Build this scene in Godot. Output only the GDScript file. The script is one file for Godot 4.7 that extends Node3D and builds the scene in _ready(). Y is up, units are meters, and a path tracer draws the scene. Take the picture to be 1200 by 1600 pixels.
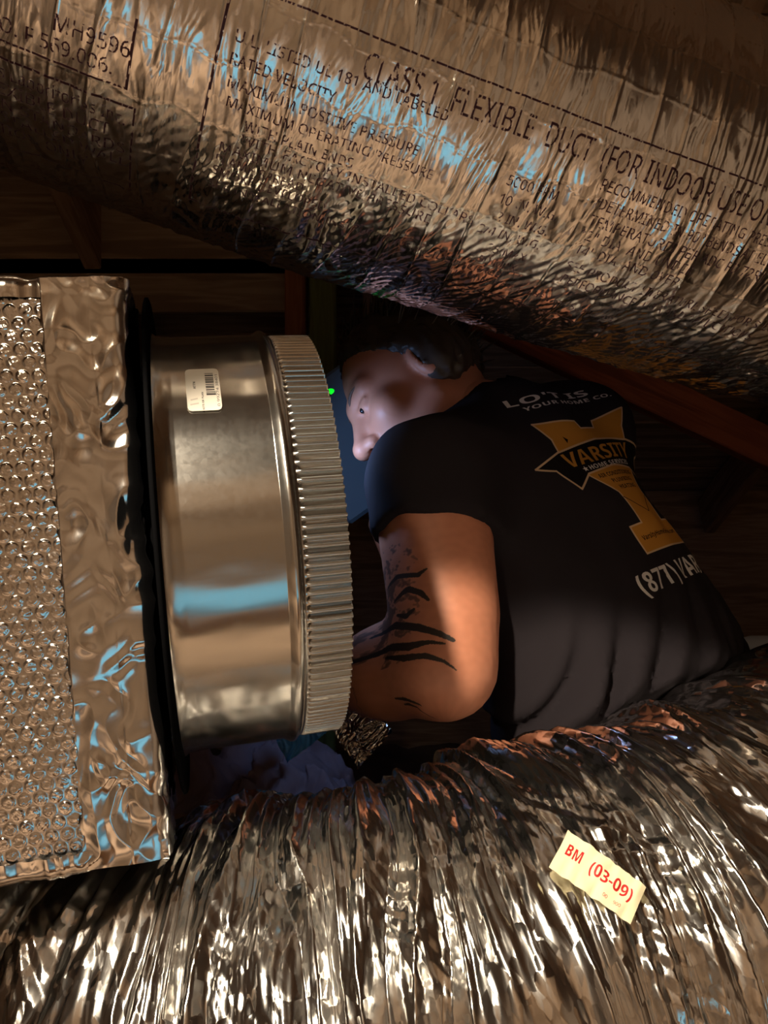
extends Node3D

# An attic: two foil flexible ducts, a wrapped plenum with a sheet-metal collar, a technician behind them.
const CAM_Y := 0.92
const LAMP_COLOR := Color(1.0, 0.93, 0.82)
const LAMP_ENERGY := 2.3
const LAMP_CONE := 17.7
var font: SystemFont
var bold: SystemFont
var mats := {}
var na: FastNoiseLite
var nb: FastNoiseLite
var nc: FastNoiseLite
var used := {}

# ---------------------------------------------------------------- helpers
func rel(x: float, y: float, z: float) -> Vector3:
	return Vector3(x, y + CAM_Y, z)

func noise(s: int, f := 1.0) -> FastNoiseLite:
	var n := FastNoiseLite.new()
	n.seed = s
	n.noise_type = FastNoiseLite.TYPE_SIMPLEX_SMOOTH
	n.frequency = f
	n.fractal_type = FastNoiseLite.FRACTAL_NONE
	return n

func tri(x: float) -> float:
	return absf(x - floorf(x) - 0.5) * 4.0 - 1.0

func mat(called: String, c: Color, rough := 0.7, metal := 0.0) -> StandardMaterial3D:
	var m := StandardMaterial3D.new()
	m.resource_name = called
	m.albedo_color = c
	m.roughness = rough
	m.metallic = metal
	mats[called] = m
	return m

func numbered(called: String) -> String:
	var n: int = used.get(called, 0)
	used[called] = n + 1
	return called if n == 0 else "%s_%03d" % [called, n]

func tag(o: Node, label: String, category: String, group := "", kind := "") -> void:
	o.set_meta("label", label)
	o.set_meta("category", category)
	if group: o.set_meta("group", group)
	if kind: o.set_meta("kind", kind)

func thing(called: String, label: String, category: String, at := Vector3.ZERO, basis_ := Basis(), group := "") -> Node3D:
	var o := Node3D.new()
	o.name = numbered(called)
	add_child(o)
	o.transform = Transform3D(basis_, at)
	tag(o, label, category, group)
	return o

func part(called: String, mesh: Mesh, m: Material, parent: Node, at := Transform3D()) -> MeshInstance3D:
	var o := MeshInstance3D.new()
	o.name = called
	o.mesh = mesh
	o.material_override = m
	o.transform = at
	o.cast_shadow = GeometryInstance3D.SHADOW_CASTING_SETTING_ON
	parent.add_child(o, true)
	return o

func structure(called: String, mesh: Mesh, m: Material, at := Transform3D()) -> MeshInstance3D:
	var o := part(called, mesh, m, self, at)
	o.set_meta("kind", "structure")
	return o

# a grid of points, row i (nu of them) by column j (nv), as one smooth mesh
func sheet(pts: PackedVector3Array, nu: int, nv: int, uvs := PackedVector2Array(), flip := false, thick := 0.0) -> ArrayMesh:
	var nrm := PackedVector3Array()
	nrm.resize(pts.size())
	var sgn := -1.0 if flip else 1.0
	for i in nu:
		var i0 := maxi(i - 1, 0) * nv
		var i1 := mini(i + 1, nu - 1) * nv
		var r := i * nv
		for j in nv:
			var du := pts[i1 + j] - pts[i0 + j]
			var dv := pts[r + mini(j + 1, nv - 1)] - pts[r + maxi(j - 1, 0)]
			nrm[r + j] = du.cross(dv).normalized() * sgn
	var idx := PackedInt32Array()
	idx.resize((nu - 1) * (nv - 1) * 6)
	var k := 0
	for i in nu - 1:
		for j in nv - 1:
			var a := i * nv + j
			var b := a + nv
			if flip:
				idx[k] = a; idx[k + 1] = b; idx[k + 2] = a + 1
				idx[k + 3] = a + 1; idx[k + 4] = b; idx[k + 5] = b + 1
			else:
				idx[k] = a; idx[k + 1] = a + 1; idx[k + 2] = b
				idx[k + 3] = a + 1; idx[k + 4] = b + 1; idx[k + 5] = b
			k += 6
	if thick > 0.0:
		var n0 := pts.size()
		var p2 := pts.duplicate()
		var n2 := nrm.duplicate()
		var u2 := uvs.duplicate()
		for i in n0:
			p2.append(pts[i] - nrm[i] * thick)
			n2.append(-nrm[i])
		if uvs.size():
			u2.append_array(uvs)
		var c0 := idx.size()
		for t in range(0, c0, 3):
			idx.append(idx[t] + n0); idx.append(idx[t + 2] + n0); idx.append(idx[t + 1] + n0)
		var rim := []
		for i in nu: rim.append(i * nv)
		for j in range(1, nv): rim.append((nu - 1) * nv + j)
		for i in range(nu - 2, -1, -1): rim.append(i * nv + nv - 1)
		for j in range(nv - 2, 0, -1): rim.append(j)
		for q in rim.size():
			var a: int = rim[q]
			var b: int = rim[(q + 1) % rim.size()]
			idx.append_array([a, b, a + n0, b, b + n0, a + n0] if flip else [a, a + n0, b, b, a + n0, b + n0])
		return arrays(p2, n2, u2, idx)
	return arrays(pts, nrm, uvs, idx)

func arrays(p: PackedVector3Array, n: PackedVector3Array, uv: PackedVector2Array, idx: PackedInt32Array) -> ArrayMesh:
	var a := []
	a.resize(Mesh.ARRAY_MAX)
	a[Mesh.ARRAY_VERTEX] = p
	a[Mesh.ARRAY_NORMAL] = n
	if uv.size() == p.size(): a[Mesh.ARRAY_TEX_UV] = uv
	a[Mesh.ARRAY_INDEX] = idx
	var m := ArrayMesh.new()
	m.add_surface_from_arrays(Mesh.PRIMITIVE_TRIANGLES, a)
	return m

# box with chamfered edges
func bevel_box(size: Vector3, b: float) -> ArrayMesh:
	var st := SurfaceTool.new()
	st.begin(Mesh.PRIMITIVE_TRIANGLES)
	st.set_smooth_group(-1)
	var h := size / 2.0
	var corner := func(sx: float, sy: float, sz: float, ax: int) -> Vector3:
		var v := Vector3(sx * h.x, sy * h.y, sz * h.z)
		if ax != 0: v.x -= sx * b
		if ax != 1: v.y -= sy * b
		if ax != 2: v.z -= sz * b
		return v
	var quads := []
	for ax in 3:
		for s in [-1.0, 1.0]:
			var q := []
			for c in [[-1, -1], [1, -1], [1, 1], [-1, 1]]:
				var v := [0.0, 0.0, 0.0]
				v[ax] = s
				v[(ax + 1) % 3] = float(c[0])
				v[(ax + 2) % 3] = float(c[1])
				q.append(corner.call(v[0], v[1], v[2], ax))
			quads.append(q)
	for ax in 3:
		var b1 := (ax + 1) % 3
		var b2 := (ax + 2) % 3
		for s1 in [-1.0, 1.0]:
			for s2 in [-1.0, 1.0]:
				var q := []
				for e in [[-1.0, b1], [1.0, b1], [1.0, b2], [-1.0, b2]]:
					var v := [0.0, 0.0, 0.0]
					v[ax] = e[0]; v[b1] = s1; v[b2] = s2
					q.append(corner.call(v[0], v[1], v[2], e[1]))
				quads.append(q)
	for sx in [-1.0, 1.0]:
		for sy in [-1.0, 1.0]:
			for sz in [-1.0, 1.0]:
				quads.append([corner.call(sx, sy, sz, 0), corner.call(sx, sy, sz, 1), corner.call(sx, sy, sz, 2)])
	for q in quads:
		var mid := Vector3.ZERO
		for v in q: mid += v
		var n: Vector3 = (q[1] - q[0]).cross(q[2] - q[0])
		var l: Array = q.duplicate()
		if n.dot(mid) > 0.0: l.reverse()
		for t in range(1, l.size() - 1):
			st.add_vertex(l[0]); st.add_vertex(l[t]); st.add_vertex(l[t + 1])
	st.generate_normals()
	return st.commit()

# profile points (axial, radius) turned about +x
func lathe(prof: Array, seg := 96, smooth := true) -> ArrayMesh:
	var pts := PackedVector3Array()
	var nu := prof.size()
	for i in nu:
		for j in seg + 1:
			var a := TAU * j / seg
			pts.append(Vector3(prof[i].x, prof[i].y * cos(a), prof[i].y * sin(a)))
	return sheet(pts, nu, seg + 1, PackedVector2Array(), true)

func tube(path: Array, radii: Array, seg := 10) -> ArrayMesh:
	var pts := PackedVector3Array()
	var n := path.size()
	var side := Vector3.ZERO
	for i in n:
		var d: Vector3 = (path[mini(i + 1, n - 1)] - path[maxi(i - 1, 0)]).normalized()
		if side == Vector3.ZERO:
			side = d.cross(Vector3(0.31, 0.9, 0.3)).normalized()
		side = (side - d * d.dot(side)).normalized()
		var up := side.cross(d)
		var r: float = radii[i] if i < radii.size() else radii[radii.size() - 1]
		for j in seg + 1:
			var a := TAU * j / seg
			pts.append(path[i] + (side * cos(a) + up * sin(a)) * r)
	return sheet(pts, n, seg + 1, PackedVector2Array())

# ---------------------------------------------------------------- printing
func fill_tri(im: Image, a: Vector2, b: Vector2, c: Vector2, col: Color) -> void:
	var x0 := maxi(int(floor(minf(a.x, minf(b.x, c.x)))), 0)
	var x1 := mini(int(ceil(maxf(a.x, maxf(b.x, c.x)))), im.get_width() - 1)
	var y0 := maxi(int(floor(minf(a.y, minf(b.y, c.y)))), 0)
	var y1 := mini(int(ceil(maxf(a.y, maxf(b.y, c.y)))), im.get_height() - 1)
	var ar := (b - a).cross(c - a)
	if absf(ar) < 1e-6: return
	for y in range(y0, y1 + 1):
		for x in range(x0, x1 + 1):
			var p := Vector2(x + 0.5, y + 0.5)
			var w0 := (b - a).cross(p - a) / ar
			var w1 := (c - b).cross(p - b) / ar
			var w2 := (a - c).cross(p - c) / ar
			if w0 >= -0.001 and w1 >= -0.001 and w2 >= -0.001:
				im.set_pixel(x, y, col)

func fill_poly(im: Image, poly: PackedVector2Array, col: Color) -> void:
	var t := Geometry2D.triangulate_polygon(poly)
	for i in range(0, t.size(), 3):
		fill_tri(im, poly[t[i]], poly[t[i + 1]], poly[t[i + 2]], col)

func fill_line(im: Image, pts: Array, w: float, col: Color) -> void:
	for i in pts.size() - 1:
		var a: Vector2 = pts[i]
		var b: Vector2 = pts[i + 1]
		var n := (b - a).orthogonal().normalized() * w * 0.5
		var e := (b - a).normalized() * w * 0.4
		fill_tri(im, a + n - e, b + n + e, b - n + e, col)
		fill_tri(im, a + n - e, b - n + e, a - n - e, col)

# text with its baseline start at p; xf maps glyph space (x right, y up, cap height 1) to pixels
func put_text(im: Image, s: String, p: Vector2, cap: float, col: Color, f: Font, angle := 0.0, stretch := 1.0, width := 0.0) -> void:
	var tm := TextMesh.new()
	tm.font = f
	tm.font_size = 64
	tm.pixel_size = 1.0 / 45.7
	tm.depth = 0.0
	tm.curve_step = 3.0
	tm.horizontal_alignment = HORIZONTAL_ALIGNMENT_LEFT
	tm.text = "H"
	var base := 1e9
	for v in tm.get_mesh_arrays()[Mesh.ARRAY_VERTEX]: base = minf(base, v.y)
	tm.text = s
	var ar := tm.get_mesh_arrays()
	var vs: PackedVector3Array = ar[Mesh.ARRAY_VERTEX]
	var xs := 1e9
	var xe := -1e9
	for v in vs:
		xs = minf(xs, v.x); xe = maxf(xe, v.x)
	var sx := cap * stretch
	if width > 0.0: sx = width / (xe - xs)
	var ix = ar[Mesh.ARRAY_INDEX]
	var n: int = ix.size() if ix != null and ix.size() else vs.size()
	var ca := cos(angle)
	var sa := sin(angle)
	var q := []
	for i in n:
		var v: Vector3 = vs[ix[i]] if ix != null and ix.size() else vs[i]
		var x := (v.x - xs) * sx
		var y := -(v.y - base) * cap
		q.append(p + Vector2(x * ca - y * sa, x * sa + y * ca))
		if q.size() == 3:
			fill_tri(im, q[0], q[1], q[2], col)
			q.clear()

func tex(im: Image) -> ImageTexture:
	return ImageTexture.create_from_image(im)

# ---------------------------------------------------------------- flexible ducts
func bez(c: Array, t: float) -> Vector3:
	return c[0] * (1 - t) * (1 - t) + c[1] * 2.0 * t * (1 - t) + c[2] * t * t

func spread(keys: Array) -> PackedFloat32Array:
	# keys: [from, to, steps], ...
	var o := PackedFloat32Array()
	for k in keys:
		for i in k[2]: o.append(lerpf(k[0], k[1], float(i) / k[2]))
	o.append(keys[keys.size() - 1][1])
	return o

var duct_len := {}
func arc_at(c: Array, ts: PackedFloat32Array) -> PackedFloat32Array:
	var out := PackedFloat32Array()
	for t in ts:
		var s := 0.0
		var n := 24
		var prev: Vector3 = bez(c, 0.0)
		for i in n:
			var q := bez(c, t * (i + 1) / n)
			s += (q - prev).length()
			prev = q
		out.append(s * signf(t))
	return out

func duct_point(c: Array, t: float, a: float, r: float) -> Vector3:
	var d: Vector3 = ((c[1] - c[0]) * 2.0 * (1 - t) + (c[2] - c[1]) * 2.0 * t).normalized()
	var side := d.cross(Vector3.UP).normalized()
	var up := side.cross(d)
	return bez(c, t) + (up * cos(a) + side * sin(a)) * r

func duct_mesh(c: Array, R: float, ts: PackedFloat32Array, angs: PackedFloat32Array, disp: Callable, uvmap: Callable) -> ArrayMesh:
	var us := arc_at(c, ts)
	var pts := PackedVector3Array()
	var uvs := PackedVector2Array()
	var nu := ts.size()
	var nv := angs.size()
	pts.resize(nu * nv)
	uvs.resize(nu * nv)
	for i in nu:
		var t := ts[i]
		var o := bez(c, t)
		var d: Vector3 = ((c[1] - c[0]) * 2.0 * (1 - t) + (c[2] - c[1]) * 2.0 * t).normalized()
		var side := d.cross(Vector3.UP).normalized()
		var up := side.cross(d)
		var u := us[i]
		for j in nv:
			var a := angs[j]
			var w := a * R
			if j == nv - 1: w = angs[0] * R
			var h: float = disp.call(u, w)
			pts[i * nv + j] = o + (up * cos(a) + side * sin(a)) * (R + h)
			uvs[i * nv + j] = uvmap.call(u, a * R)
	return sheet(pts, nu, nv, uvs, true)

func disp_upper(u: float, w: float) -> float:
	var n1 := na.get_noise_2d(u * 6.0, w * 4.0)
	var n2 := nb.get_noise_2d(u * 22.0, w * 5.0)
	var n3 := nc.get_noise_2d(u * 36.0, w * 18.0)
	# wire hoops under the jacket, slack foil between them
	var ph := u / 0.034 + 0.45 * n1 + w * 0.9
	var f := ph - floorf(ph)
	var hoop := maxf(0.0, 1.0 - minf(f, 1.0 - f) / 0.045)
	var h := 0.0013 * hoop * (0.6 + 0.7 * n2) - 0.0012 * sin(PI * f) * (0.7 + 0.6 * n1)
	h += 0.0032 * n1
	h += 0.00055 * tri(u * 70.0 + 1.3 * n2 + w * 2.0) * (0.45 + 0.7 * nb.get_noise_2d(u * 9.0 + 40.0, w * 5.0))
	h += 0.00022 * tri(u * 210.0 + 1.2 * n3 + 1.0 * n2 + w * 5.0) * (0.5 + 0.7 * nc.get_noise_2d(u * 14.0 + 9.0, w * 8.0))
	h += 0.00045 * tri(w * 30.0 + u * 26.0 + 1.6 * n2) * clampf(nc.get_noise_2d(u * 9.0 - 20.0, w * 8.0) + 0.05, 0.0, 1.0)
	h += 0.00025 * n3
	# the slack underside is crushed harder
	var cr := smoothstep(0.42, 0.50, w)
	if cr > 0.0:
		h += cr * (0.0011 * tri(u * 30.0 + 0.9 * n2 + w * 13.0) * clampf(0.5 + na.get_noise_2d(u * 10.0 + 70.0, w * 9.0), 0.0, 1.0) + 0.0009 * tri(w * 27.0 - u * 15.0 + 0.6 * n2) * clampf(0.35 + nb.get_noise_2d(u * 9.0 + 7.0, w * 9.0), 0.0, 1.0) + 0.00025 * tri((u + w) * 80.0 + 0.4 * n3))
	# axial reinforcing threads
	var g := w / 0.045 + 0.12 * n2
	g -= floorf(g)
	h += 0.0004 * maxf(0.0, 1.0 - minf(g, 1.0 - g) / 0.03)
	return h

func disp_lower(u: float, w: float) -> float:
	var n1 := na.get_noise_2d(u * 7.0 + 31.0, w * 1.6)
	var n2 := nb.get_noise_2d(u * 14.0, w * 3.2 + 17.0)
	var n3 := nc.get_noise_2d(u * 30.0, w * 12.0)
	var big := tri(u / 0.060 + 0.9 * n1 + 0.2 * n2)
	var h := 0.0110 * big * (0.55 + 0.5 * na.get_noise_2d(u * 5.0, w * 4.0 + 60.0))
	h += 0.0060 * tri(u / 0.025 + 0.7 * n2 + 0.5 * n1) * (0.55 + 0.8 * nb.get_noise_2d(u * 12.0 + 5.0, w * 4.0))
	h += 0.0020 * tri(u / 0.0105 + 0.8 * n2 + 0.12 * n3) * (0.5 + 0.9 * nc.get_noise_2d(u * 9.0 + 71.0, w * 5.0))
	h += 0.0019 * tri((w + u * 0.45) / 0.060 + 1.4 * n2 + 0.2 * n3) * clampf(nb.get_noise_2d(u * 7.0 - 33.0, w * 7.0) + 0.1, 0.0, 1.0)
	h += 0.0010 * tri((w - u * 0.8) / 0.024 + 1.2 * n2 + 0.3 * n3) * clampf(nc.get_noise_2d(u * 10.0 + 90.0, w * 9.0) + 0.1, 0.0, 1.0)
	h += 0.0004 * tri(u / 0.0056 + 0.3 * w / 0.02 + 0.5 * n3 + 1.0 * n2) * clampf(nb.get_noise_2d(u * 13.0 + 55.0, w * 9.0) + 0.55, 0.0, 1.0)
	h += 0.0004 * n3 + 0.009 * na.get_noise_2d(u * 3.0 + 8.0, w * 2.0)
	return h

# crushed foil: every small facet leans its own way; fine and coarse facets together, as a normal map
func cells(s: int, f: float, jitter := 1.0) -> FastNoiseLite:
	var n := FastNoiseLite.new()
	n.seed = s
	n.noise_type = FastNoiseLite.TYPE_CELLULAR
	n.cellular_return_type = FastNoiseLite.RETURN_CELL_VALUE
	n.cellular_jitter = jitter
	n.frequency = f
	n.fractal_type = FastNoiseLite.FRACTAL_NONE
	return n

func facets(W: int, H: int, mm: float, big: Vector2, small: Vector2, lean: float, seed_: int) -> ImageTexture:
	# big and small: facet size in mm across and down; mm: size of a pixel
	var a := cells(seed_, 1.0)
	var b := cells(seed_ + 7, 1.0)
	var wp := noise(seed_ + 3, 1.0)
	var data := PackedByteArray()
	data.resize(W * H * 3)
	var k := 0
	for y in H:
		var ym := y * mm
		for x in W:
			var xm := x * mm
			var q := wp.get_noise_2d(xm * 0.07, ym * 0.03) * 0.35
			var v := a.get_noise_2d(xm / big.x + q, ym / big.y + q)
			var v2 := b.get_noise_2d(xm / small.x + q, ym / small.y)
			var nx := sin(v * 37.0) * 0.65 + sin(v2 * 41.0) * 0.45
			var ny := (cos(v * 53.0) * 0.45 + cos(v2 * 29.0) * 0.35) * 0.55
			data[k] = int(127.5 + 127.0 * clampf(nx * lean, -0.9, 0.9))
			data[k + 1] = int(127.5 + 127.0 * clampf(ny * lean, -0.9, 0.9))
			data[k + 2] = 250
			k += 3
	return tex(Image.create_from_data(W, H, false, Image.FORMAT_RGB8, data))

func upper_print() -> Array:
	# u from 0.20 to 1.25 m along, w from 0.02 to 0.62 m round the jacket
	var W := 2048
	var H := 1170
	var foil := Color(0.915, 0.905, 0.89)
	var im := Image.create(W, H, false, Image.FORMAT_RGBA8)
	im.fill(foil)
	var px := W / 1.05
	var ink := Color(0.20, 0.075, 0.115)
	var at := func(u: float, w: float) -> Vector2: return Vector2((u - 0.20) * px, (w - 0.02) * px)
	var lines := [
		["CLASS 1  FLEXIBLE  DUCT  (FOR INDOOR USE ONLY)", 0.505, 0.381, 0.0185, 0.40],
		["U.L. LISTED UL 181 AND LABELED", 0.412, 0.389, 0.0080, 0.165],
		["RATED VELOCITY", 0.412, 0.405, 0.0080, 0.0], ["5000 FPM", 0.640, 0.418, 0.0082, 0.0],
		["MAXIMUM POSITIVE PRESSURE", 0.414, 0.421, 0.0080, 0.15],
		["MAXIMUM OPERATING PRESSURE", 0.416, 0.435, 0.0080, 0.165],
		["WITH PLAIN ENDS", 0.432, 0.448, 0.0080, 0.0], ["10 IN. W.G.", 0.640, 0.434, 0.0082, 0.0],
		["WITH FACTORY INSTALLED COLLARS", 0.432, 0.459, 0.0080, 0.195], ["2 IN. W.G.", 0.644, 0.449, 0.0082, 0.0],
		["MAXIMUM NEGATIVE PRESSURE", 0.418, 0.471, 0.0080, 0.175], ["3/4 IN. W.G.", 0.634, 0.464, 0.0082, 0.0],
		["FLAME SPREAD", 0.417, 0.482, 0.0080, 0.0], ["25 MAX", 0.650, 0.480, 0.0082, 0.0],
		["SMOKE DEVELOPED", 0.416, 0.493, 0.0080, 0.0], ["50 MAX", 0.648, 0.494, 0.0082, 0.0],
		["SEE INSTALLATION INSTRUCTIONS INSIDE PACKAGE", 0.415, 0.506, 0.0075, 0.26],
		["RECOMMENDED OPERATING PRESSURES", 0.718, 0.398, 0.0092, 0.205],
		["(DETERMINED IN 90\u00b0 BENDS AT ELEVATED", 0.720, 0.413, 0.0092, 0.215],
		["TEMPERATURES PER ADC FD 72R1 TEST)", 0.722, 0.428, 0.0092, 0.215],
		["12\" DIA. AND UNDER", 0.720, 0.442, 0.0092, 0.0],
		["14\" DIA. AND OVER", 0.724, 0.456, 0.0092, 0.0],
		["SEE PRODUCT LITERATURE SHEET FOR SPECIFIC", 0.724, 0.474, 0.0092, 0.25],
		["PERFORMANCE DATA AND APPLICATIONS", 0.728, 0.489, 0.0092, 0.21],
		["CLEARANCE AREA, WHEN 90F. SUPPLY AIR", 0.63, 0.517, 0.0065, 0.17],
		["MH9596", 0.292, 0.427, 0.0110, 0.052], ["NO. F 569.006.", 0.246, 0.4425, 0.0105, 0.088],
		["Underwriters Laboritories Inc.", 0.192, 0.478, 0.0105, 0.155],
		["FLEXIBLE DUCT", 0.240, 0.492, 0.0100, 0.096],
		["IN STANDARDS", 0.250, 0.506, 0.0098, 0.098],
		["INSTALLED WALL", 0.238, 0.519, 0.0098, 0.112],
		["TION ONLY", 0.250, 0.534, 0.0098, 0.070],
	]
	for l in lines:
		put_text(im, l[0], at.call(l[1], l[2]), l[3] * px, ink, font, 0.0, 0.95, l[4] * px)
	for r in [[[0.402, 0.352], [1.25, 0.352]], [[0.402, 0.352], [0.402, 0.531]], [[0.402, 0.531], [1.25, 0.533]],
			[[0.20, 0.449], [0.345, 0.449]], [[0.345, 0.400], [0.345, 0.449]], [[0.20, 0.462], [0.353, 0.462]], [[0.353, 0.462], [0.353, 0.545]], [[0.2, 0.552], [0.353, 0.552]]]:
		var pts := []
		for e in r: pts.append(at.call(e[0], e[1]))
		fill_line(im, pts, 3.4, ink)
	# worn spots where the ink missed the wrinkles, and the mask of bare foil
	var rm := Image.create(W, H, false, Image.FORMAT_RGBA8)
	rm.fill(Color(0, 0.19, 1.0))
	var nz := noise(91, 0.16)
	for y in H:
		for x in W:
			var c := im.get_pixel(x, y)
			if c.r < 0.6:
				if nz.get_noise_2d(x * 1.0, y * 0.35) > 0.42:
					im.set_pixel(x, y, foil)
				else:
					rm.set_pixel(x, y, Color(0, 0.42, 0.35))
	return [tex(im), tex(rm), facets(W, H, 1050.0 / W, Vector2(6.5, 26.0), Vector2(2.4, 9.0), 0.115, 301)]

# ---------------------------------------------------------------- signed-distance modelling
func cap_d(p: Vector3, a: Vector3, b: Vector3, ra: float, rb: float) -> float:
	var ab := b - a
	var t := clampf((p - a).dot(ab) / ab.length_squared(), 0.0, 1.0)
	return (p - a - ab * t).length() - lerpf(ra, rb, t)

func ell_d(p: Vector3, r: Vector3) -> float:
	var k0 := (p / r).length()
	var k1 := (p / (r * r)).length()
	return k0 * (k0 - 1.0) / maxf(k1, 1e-6)

func smin(a: float, b: float, k: float) -> float:
	var h := maxf(k - absf(a - b), 0.0) / k
	return minf(a, b) - h * h * k * 0.25

func smax(a: float, b: float, k: float) -> float:
	return -smin(-a, -b, k)

func net(f: Callable, lo: Vector3, hi: Vector3, cell: float) -> Array:
	var n := Vector3i(((hi - lo) / cell).ceil()) + Vector3i.ONE
	var B := 5
	n = Vector3i(((n.x + B) / B) * B, ((n.y + B) / B) * B, ((n.z + B) / B) * B)
	var nx := n.x
	var nxy := n.x * n.y
	var val := PackedFloat32Array()
	val.resize(nxy * n.z)
	val.fill(1.0)
	var near := cell * B * 0.9 + cell * 1.8
	for bz in n.z / B:
		for by in n.y / B:
			for bx in n.x / B:
				var cc := lo + Vector3(bx * B + (B - 1) * 0.5, by * B + (B - 1) * 0.5, bz * B + (B - 1) * 0.5) * cell
				var d: float = f.call(cc)
				if absf(d) > near:
					if d < 0.0:
						for z in B:
							for y in B:
								for x in B: val[(bx * B + x) + (by * B + y) * nx + (bz * B + z) * nxy] = -1.0
					continue
				for z in B:
					for y in B:
						for x in B:
							var q := Vector3i(bx * B + x, by * B + y, bz * B + z)
							val[q.x + q.y * nx + q.z * nxy] = f.call(lo + Vector3(q) * cell)
	var vid := PackedInt32Array()
	vid.resize(val.size())
	vid.fill(-1)
	var ps := PackedVector3Array()
	var off := [0, 1, nx, nx + 1, nxy, nxy + 1, nxy + nx, nxy + nx + 1]
	var edges := [[0, 1], [2, 3], [4, 5], [6, 7], [0, 2], [1, 3], [4, 6], [5, 7], [0, 4], [1, 5], [2, 6], [3, 7]]
	for z in n.z - 1:
		for y in n.y - 1:
			for x in n.x - 1:
				var i := x + y * nx + z * nxy
				var s0 := val[i] < 0.0
				if s0 == (val[i + 1] < 0.0) and s0 == (val[i + nx] < 0.0) and s0 == (val[i + nx + 1] < 0.0) and s0 == (val[i + nxy] < 0.0) and s0 == (val[i + nxy + 1] < 0.0) and s0 == (val[i + nxy + nx] < 0.0) and s0 == (val[i + nxy + nx + 1] < 0.0):
					continue
				var sum := Vector3.ZERO
				var cnt := 0
				for e in edges:
					var va := val[i + off[e[0]]]
					var vb := val[i + off[e[1]]]
					if (va < 0.0) == (vb < 0.0): continue
					var t := va / (va - vb)
					var ca := Vector3(e[0] & 1, (e[0] >> 1) & 1, (e[0] >> 2) & 1)
					var cb := Vector3(e[1] & 1, (e[1] >> 1) & 1, (e[1] >> 2) & 1)
					sum += ca.lerp(cb, t)
					cnt += 1
				vid[i] = ps.size()
				ps.append(lo + (Vector3(x, y, z) + sum / cnt) * cell)
	var idx := PackedInt32Array()
	var steps := [1, nx, nxy]
	for z in range(1, n.z - 1):
		for y in range(1, n.y - 1):
			for x in range(1, n.x - 1):
				var i := x + y * nx + z * nxy
				var ins := val[i] < 0.0
				for ax in 3:
					if ins == (val[i + steps[ax]] < 0.0): continue
					var u: int = steps[(ax + 1) % 3]
					var v: int = steps[(ax + 2) % 3]
					var q := [vid[i - u - v], vid[i - v], vid[i], vid[i - u]]
					if q[0] < 0 or q[1] < 0 or q[2] < 0 or q[3] < 0: continue
					if ins:
						idx.append_array([q[0], q[2], q[1], q[0], q[3], q[2]])
					else:
						idx.append_array([q[0], q[1], q[2], q[0], q[2], q[3]])
	var ns := PackedVector3Array()
	ns.resize(ps.size())
	for t in range(0, idx.size(), 3):
		var fn := (ps[idx[t + 2]] - ps[idx[t]]).cross(ps[idx[t + 1]] - ps[idx[t]])
		for k in 3: ns[idx[t + k]] += fn
	for i in ns.size(): ns[i] = ns[i].normalized()
	return [ps, ns, idx]

# ---------------------------------------------------------------- the technician
var NB := rel(0.142, 0.129, -1.14)
var S := Vector3(-0.458, 0.838, -0.294)
var RT := Vector3(0.785, 0.228, -0.576)
var BK := Vector3(0.414, 0.493, 0.760)
var SL := rel(0.060, 0.035, -1.00)
var EL := rel(0.066, -0.172, -0.90)
var WL := rel(-0.105, -0.225, -1.07)
var SR := rel(0.300, 0.120, -1.235)
var ER := rel(0.16, -0.10, -1.38)
var WR := rel(0.035, -0.09, -1.32)
var PV := rel(0.36, -0.30, -1.10)
var HC := rel(0.0425, 0.168, -1.14)
var HX: Basis
var HL: Transform3D
var HR: Transform3D

func torso_d(p: Vector3, fat: float) -> float:
	var q := Vector3((p - NB).dot(RT), (p - NB).dot(S), (p - NB).dot(BK))
	var d := ell_d(q - Vector3(0.014, -0.17, -0.035), Vector3(0.186 + fat, 0.20 + fat, 0.118 + fat))
	d = smin(d, ell_d(q - Vector3(0.010, -0.36, -0.03), Vector3(0.178 + fat, 0.19 + fat, 0.122 + fat)), 0.08)
	d = smin(d, cap_d(p, NB - S * 0.03, SL, 0.058 + fat, 0.062 + fat), 0.07)
	d = smin(d, cap_d(p, NB - S * 0.03, SR, 0.058 + fat, 0.062 + fat), 0.07)
	return d

func body_d(p: Vector3) -> float:
	var d := torso_d(p, -0.012)
	d = smin(d, cap_d(p, NB - S * 0.03, HC + HX * Vector3(0, -0.07, -0.025), 0.064, 0.058), 0.04)
	d = smin(d, cap_d(p, SL, EL, 0.068, 0.054), 0.03)
	d = smin(d, cap_d(p, SL.lerp(EL, 0.3), SL.lerp(EL, 0.72) + Vector3(0.012, 0, 0.008), 0.058, 0.052), 0.03)
	d = smin(d, cap_d(p, EL, EL.lerp(WL, 0.35), 0.054, 0.051), 0.03)
	d = smin(d, cap_d(p, EL.lerp(WL, 0.35), WL, 0.051, 0.031), 0.03)
	d = smin(d, cap_d(p, SR, ER, 0.064, 0.050), 0.03)
	d = smin(d, cap_d(p, ER, WR, 0.048, 0.030), 0.03)
	return clear_of_duct(p, d)

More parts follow.
